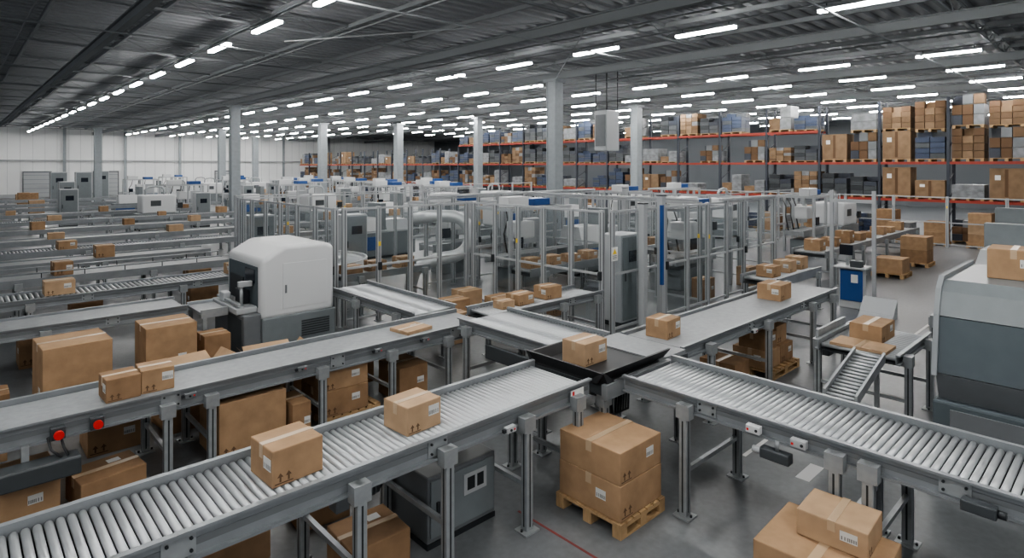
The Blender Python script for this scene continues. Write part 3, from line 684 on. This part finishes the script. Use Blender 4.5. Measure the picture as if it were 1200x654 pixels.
g=G(); g.arc(0,0,1.5,1.54,-90,35,.86,1.12,'white'); g.part('side_rail',r)
for i in range(20):
    a=math.radians(-88+i*6.3); g=G(); g.cyl((.84*math.cos(a),.84*math.sin(a),1.05),(1.5*math.cos(a),1.5*math.sin(a),1.05),.026,'roller',10); g.part('roller',r)
for a in (-80,-15,30):
    for R in (.82,1.52):
        A=math.radians(a); g=G(); g.box(R*math.cos(A)-.035,R*math.cos(A)+.035,R*math.sin(A)-.035,R*math.sin(A)+.035,0,.86,'steel'); g.part('leg',r)
g=G(); P=[(-.85,0,2.05),(-.4,0,2.14),(.05,0,2.14)]
for i in range(1,13):
    a=math.pi/2-math.pi*i/12*.92; P.append((.15+.55*math.cos(a),-.1*i/12,1.59+.55*math.sin(a)))
P+=[(-.1,-.15,1.0),(-.5,-.2,.88),(-.8,-.2,.66),(-.9,-.2,.3),(-.9,-.2,.02)]
g.sweep(P,.17,'silver',18)
thing('curved_duct','thick silver air duct bending sideways over cell machinery','duct',(9.9,13.25,0),math.radians(-43),None,g.mesh('curved_duct'))
for x,y in [(7.6,10.9),(8.4,10.9),(9.2,10.2),(8.6,9.4),(7.3,9.6),(9.1,11.3)]:
    carton(x,y,0,.55,.5,random.uniform(.4,.65),0,None,'X','on the floor beside the fence')
for x,y in [(10.4,9.7),(14.6,8.15),(17.2,8.2)]: carton(x,y,0,.5,.4,.55,0,None,'Y','on the floor inside the cell')
# ------------------------------------------------------------------ left conveyor array
ys=[12.4,14.9,17.5,20.1,22.8,26.2,30.4,35,40.2]
xe=[3.15,5.6,5.6,5.8,7.6,12,13,12.0,11]
grp='parallel left conveyors'
for i,(yv,xv) in enumerate(zip(ys,xe)):
    kind='roller' if i%3==1 else 'belt'
    s=-2.0 if i<3 else 0.0
    conveyor('sorting_conveyor','long grey sorting conveyor with steel rails among parallel lines',s,xv,yv,.9,1.0,'X',kind,.09,.18,legs=[s+.5+j*2.6 for j in range(int((xv-s)/2.6)+1) if s+.5+j*2.6<xv],group=grp,detail=2 if i<2 else 1,lip=.03,guard=.12 if i in(2,) else 0)
    if i>=1:
        x=s+random.uniform(2,4)
        while x<xv-.5:
            sz=random.uniform(.35,.55); carton(x,yv,.97,sz,random.uniform(.35,.5),random.uniform(.18,.34),random.uniform(-6,6),None,random.choice(['X','Y']),'riding on a sorting conveyor','boxes on sorting lines',parts=i<5)
            x+=random.uniform(2.6,5.5)
for (x,y) in [(1.2,13.6),(2.2,16.2),(4.6,16.3),(5.2,18.8)]:
    sz=random.uniform(.45,.7); carton(x,y,0,sz,sz*.9,random.uniform(.35,.7),0,None,'X','on the floor between sorting conveyors')
for i,yv in enumerate([45.5,50.5,57.5]):
    conveyor('sorting_conveyor','long grey sorting conveyor with steel rails among parallel lines',2,14,yv,.9,1.0,'X','belt',.12,.18,legs=[3,6,9,12],group=grp,detail=1)
place(0,8.4,37.5,0); place(3,10.6,37.5,0)
for (k,x,y,sc) in [(3,5.0,42.8,1.1),(2,9.5,47.9,1.0),(3,6.2,54,1.2),(0,13.8,54.3,1.0),(3,7.0,66,1.5),(3,8.8,66,1.5),(1,12.5,62,1.0),(2,15,67,1.0),(3,12.2,79,1.5),(1,18,74,1.0),(1,11,42.5,1)]: place(k,x,y,0,None,(sc,sc,sc))
for (x,y) in [(4.4,53),(4.9,70),(5.0,74),(5.9,74.5)]:
    pallet(x,y,.9,.9,0,0,'on the floor near the back wall'); carton(x,y,.141,.85,.8,random.uniform(.6,1.1),0,None,'X','on a pallet near the back wall',parts=False)
for j,(yv,xa,xb) in enumerate([(22.2,16,29.5),(22.5,8.5,14),(26.8,12.5,29.5),(33.6,14.5,28.6),(36.2,14,29.5),(40.5,14.5,30),(46.5,17,22),(52,17,29.5),(58,18,30)]):
    conveyor('transport_conveyor','grey steel transport conveyor in the middle of the hall',xa,xb,yv,.8,1.0,'X','belt' if j%2 else 'roller',.16,.2,legs=[xa+.5+2.5*t for t in range(int((xb-xa)/2.5))],group='mid hall conveyors',detail=1)
    x=xa+.8
    while x<xb-.6:
        carton(x,yv,.95,random.uniform(.4,.6),.45,random.uniform(.2,.45),0,None,'Y','riding on a hall conveyor','boxes on hall conveyors',parts=False); x+=random.uniform(1.2,3.5)
for (k,x,y) in [(0,19.3,11.5),(2,24.0,14.2),(0,28.2,14.5),(1,23.3,17.2),(3,26,17.5),(1,28.5,17.6),(0,27.4,20),(2,23.5,20.2),(1,25.2,9.6),(0,28.7,9.6)]: place(k,x,y)
for yv in [19.3,28.4,32.0,38.3,43.4,49.2,55,61,66]:
    x=(17.5 if yv<30 else 14.5+ (yv-28)*.1)+random.uniform(0,1)
    while x<29:
        if all(abs(x-a)>2 or abs(yv-b)>1.3 for a,b in COLS):
            place(random.choice([0,1,1,1,2,3]),x,yv,0)
        x+=random.uniform(3.0,4.4)
# right aisle
conveyor('transport_conveyor','grey steel conveyor line beside the open aisle',18.4,28.5,6.9,.9,1.05,'X','belt',legs=[19,21.5,24,26.5,28],detail=1,group='aisle conveyors')
x=18.9
while x<28:
    carton(x,6.9,1.0,random.uniform(.35,.6),.45,random.uniform(.18,.4),0,None,'Y','on the conveyor beside the aisle','boxes on aisle conveyor',parts=x<22); x+=random.uniform(.9,1.8)
conveyor('transport_conveyor','short grey conveyor table beside the aisle',13.4,15.9,6.1,.8,1.0,'X','roller',.12,legs=[13.8,15.6],detail=1,group='aisle conveyors')
for x in (13.9,14.8,15.5): carton(x,6.1,.95,.42,.4,random.uniform(.15,.35),0,None,'X','on the conveyor table by the aisle')
for x,y,h in [(22,5.7,.45),(25,5.7,.9),(32.3,5.0,1.35),(32.3,3.2,.9),(32.3,6.6,.9),(32.3,8.5,1.35),(32.3,10.3,.9),(32.3,12.4,1.35),(32.3,14.2,.9),(32.3,16.4,1.35)]:
    pallet(x,y,1.0,.9,0,0,'beside the aisle'); n=max(1,round(h/.45))
    for k in range(n): carton(x,y,.141+k*.451,.85,.8,.445,0,None,'X','stacked on a pallet beside the aisle',parts=False)
place(2,18.8,2.4,0); place(2,26,3.2,0)
r=thing('operator_kiosk','blue and white operator workstation with control unit and posts','kiosk',(16.3,5.0,0))
g=G(); g.box(-.1,.3,-.15,.35,.0,1.0,'white',bev=.02); g.part('pedestal',r)
g=G(); g.box(-.16,-.11,-.2,.3,.2,.95,'blue',bev=.01); g.part('blue_panel',r)
g=G(); g.box(-.17,-.16,-.1,.05,.65,.85,'paper'); g.part('notice',r)
g=G(); g.box(-.3,.3,-.3,.42,1.0,1.04,'lgrey',bev=.01); g.part('desk_top',r)
g=G(); g.box(-.25,-.05,-.2,.05,1.04,1.2,'dgrey',bev=.01); g.part('control_unit',r)
g=G(); g.prism([(-.9,0),(-.4,0),(-.4,.42),(-.7,.1)],'Y',-1.0,-.3,'lgrey'); g.part('ramp_stand',r)
for y in (-.45,.5): g=G(); g.box(-.05,.03,y,y+.08,0,2.9,'alu'); g.part('post',r)
g=G(); g.box(-.05,.03,-.37,.5,2.6,2.68,'alu'); g.part('crossbar',r)
g=G(); g.box(-.06,.0,.05,.35,1.3,1.55,'screen',bev=.01); g.box(.0,.04,.16,.22,1.04,1.4,'steel'); g.part('screen',r)
r=thing('hanging_air_unit','grey box shaped air unit hung from the roof on rods','air unit',(21.6,16.8,0))
g=G(); g.box(-.45,.45,-.35,.35,4.2,6.0,'lgrey',bev=.03); g.part('housing',r)
g=G(); g.box(-.47,-.45,-.28,.28,4.4,5.8,'grey'); g.part('front_grille',r)
for x in (-.4,.4):
    for y in (-.3,.3): g=G(); g.cyl((x,y,6),(x,y,7.99),.02,'dark',6); g.part('hanger_rod',r)
# ------------------------------------------------------------------ racks
def rackbay(tall):
    r=thing('pallet_rack','tall pallet rack bay with dark uprights and red beams','rack',(0,0,-90),0,'pallet racks')
    g=G(); Hh=6.7 if tall!=2 else 5.2
    for x in (0,1.1): g.box(x-.06,x+.06,-.06,.06,0,Hh,'tyre')
    for i in range(8):
        z=.3+i*.8
        if z+.5<Hh-.2: g.cyl((0,0,z),(1.1,0,z+.5),.02,'tyre',6)
    g.part('upright_frame',r)
    for z in ((1.95,3.72,5.4) if tall==1 else (1.95,3.72)):
        for x in (-.03,1.13):
            g=G(); g.box(x-.03,x+.03,.06,2.74,z-.12,z,'orange'); g.part('beam',r)
    return r
RB={1:rackbay(1),0:rackbay(0),2:rackbay(2)}; ru=set()
def load(kind):
    names={0:'brown cartons stacked on a pallet in the rack',1:'grey stretch wrapped goods on a pallet in the rack',2:'slate blue plastic crates stacked on a rack pallet',3:'dark goods stacked on a pallet in the rack',4:'brown cartons and wrapped goods on a rack pallet',5:'mixed brown and grey boxes on a pallet in the rack',6:'brown carton under grey wrapping on a rack pallet',7:'single large brown crate on a pallet in the rack'}
    g=G(); nx,ny,nz=[(3,3,4),(1,1,3),(2,2,5),(2,2,4),(2,3,5),(2,3,3),(1,2,2),(1,1,1)][kind]; L,W,Hh=1.1,1.2,1.4
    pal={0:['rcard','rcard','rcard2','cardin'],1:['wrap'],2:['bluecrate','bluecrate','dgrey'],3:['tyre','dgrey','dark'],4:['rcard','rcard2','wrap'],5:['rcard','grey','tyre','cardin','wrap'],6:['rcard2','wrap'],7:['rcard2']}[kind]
    for i in range(nx):
        for j in range(ny):
            for k in range(nz):
                if k==nz-1 and kind!=7 and random.random()<.25: continue
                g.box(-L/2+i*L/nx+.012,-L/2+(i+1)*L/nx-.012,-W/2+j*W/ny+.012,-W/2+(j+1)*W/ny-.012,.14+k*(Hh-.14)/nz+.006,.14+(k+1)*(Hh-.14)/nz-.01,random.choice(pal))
    if kind==7: g.box(-L/2+.008,-L/2+.012,-.06,.06,.2,1.35,'cardin'); g.box(-L/2+.008,-L/2+.012,.2,.4,.9,1.1,'paper')
    r=thing('pallet_load',names[kind],'pallet goods',(0,0,-90),0,'goods on pallet racks',g.mesh('load'))
    g=G()
    for i in range(5): g.box(-.55+i*.25,-.45+i*.25,-.58,.58,.11,.14,'wood')
    for y in (-.58,-.06,.46): g.box(-.55,.55,y,y+.12,0,.11,'wood')
    g.part('pallet',r); return r
loads=[load(i) for i in range(8)]; lused=set(); NLOAD=0
def pl(k,x,y,z,s=1):
    global NLOAD
    NLOAD+=1
    if k not in lused: lused.add(k); o=loads[k]; o.location=(x,y,z); o.scale=(1,1,s); return
    dup(loads[k],(x,y,z),None,None,(1,1,s))
X=33.5; y=.8
while y<74:
    tall=0 if 3<y<11 else (1 if y<41 else 2)
    rb=RB[tall]
    if tall not in ru: ru.add(tall); rb.location=(X,y,0)
    else: dup(rb,(X,y,0))
    levels={1:[(0,.95),(1.95,.95),(3.72,.95),(5.4,.95)],0:[(0,1.2),(1.95,1.05),(3.72,1.1)],2:[(0,.95),(1.95,.95),(3.72,1.0)]}[tall]
    for z,bs in levels:
        for oy in (.72,2.08):
            if random.random()<(.85 if tall else .95):
                ks=random.choice([0,1,2,3,4,5,6,3,5,2,7])
                sc=bs*random.uniform(.55,1.12)
                if z==3.72 and not tall:
                    sc=random.uniform(1.0,1.15); pl(random.choice([0,2,5,7,6]),X+.55,y+oy,z+.001,sc)
                    if random.random()<.85: pl(random.choice([0,1,6,7,5,3]),X+.55,y+oy,z+.003+1.4*sc,random.uniform(.8,1.15))
                else: pl(ks,X+.55,y+oy,z+.001,sc)
    y+=2.8
# lengths not reached by any level keep their prototype on the floor beside the racks
for k in range(8):
    if k not in lused: pl(k,X+.55,76+1.4*k,0,.9)
# ------------------------------------------------------------------ floor markings
def mark(x0,x1,y0,y1,m,label):
    g=G(); g.box(0,x1-x0,0,y1-y0,.0,.002,m); thing('floor_marking',label,'floor marking',(x0,y0,.0),0,None,g.mesh('floor_marking'))
mark(6.95,7.4,2.6,2.75,'whiteline','short white painted mark on the concrete floor')
mark(3.3,3.325,-1,3.9,'redline','thin faded red line painted on the floor'); mark(4.2,4.225,2.2,4.4,'redline','thin faded red line painted on the floor')
mark(7,30,3.35,3.40,'whiteline','long faded white aisle line on the floor')
w=bpy.data.worlds.new('world'); bpy.context.scene.world=w; w.use_nodes=True
w.node_tree.nodes['Background'].inputs[0].default_value=(.9,.95,1,1); w.node_tree.nodes['Background'].inputs[1].default_value=.6
print('lamps',nl,'loads',NLOAD,'objects',len(bpy.data.objects))
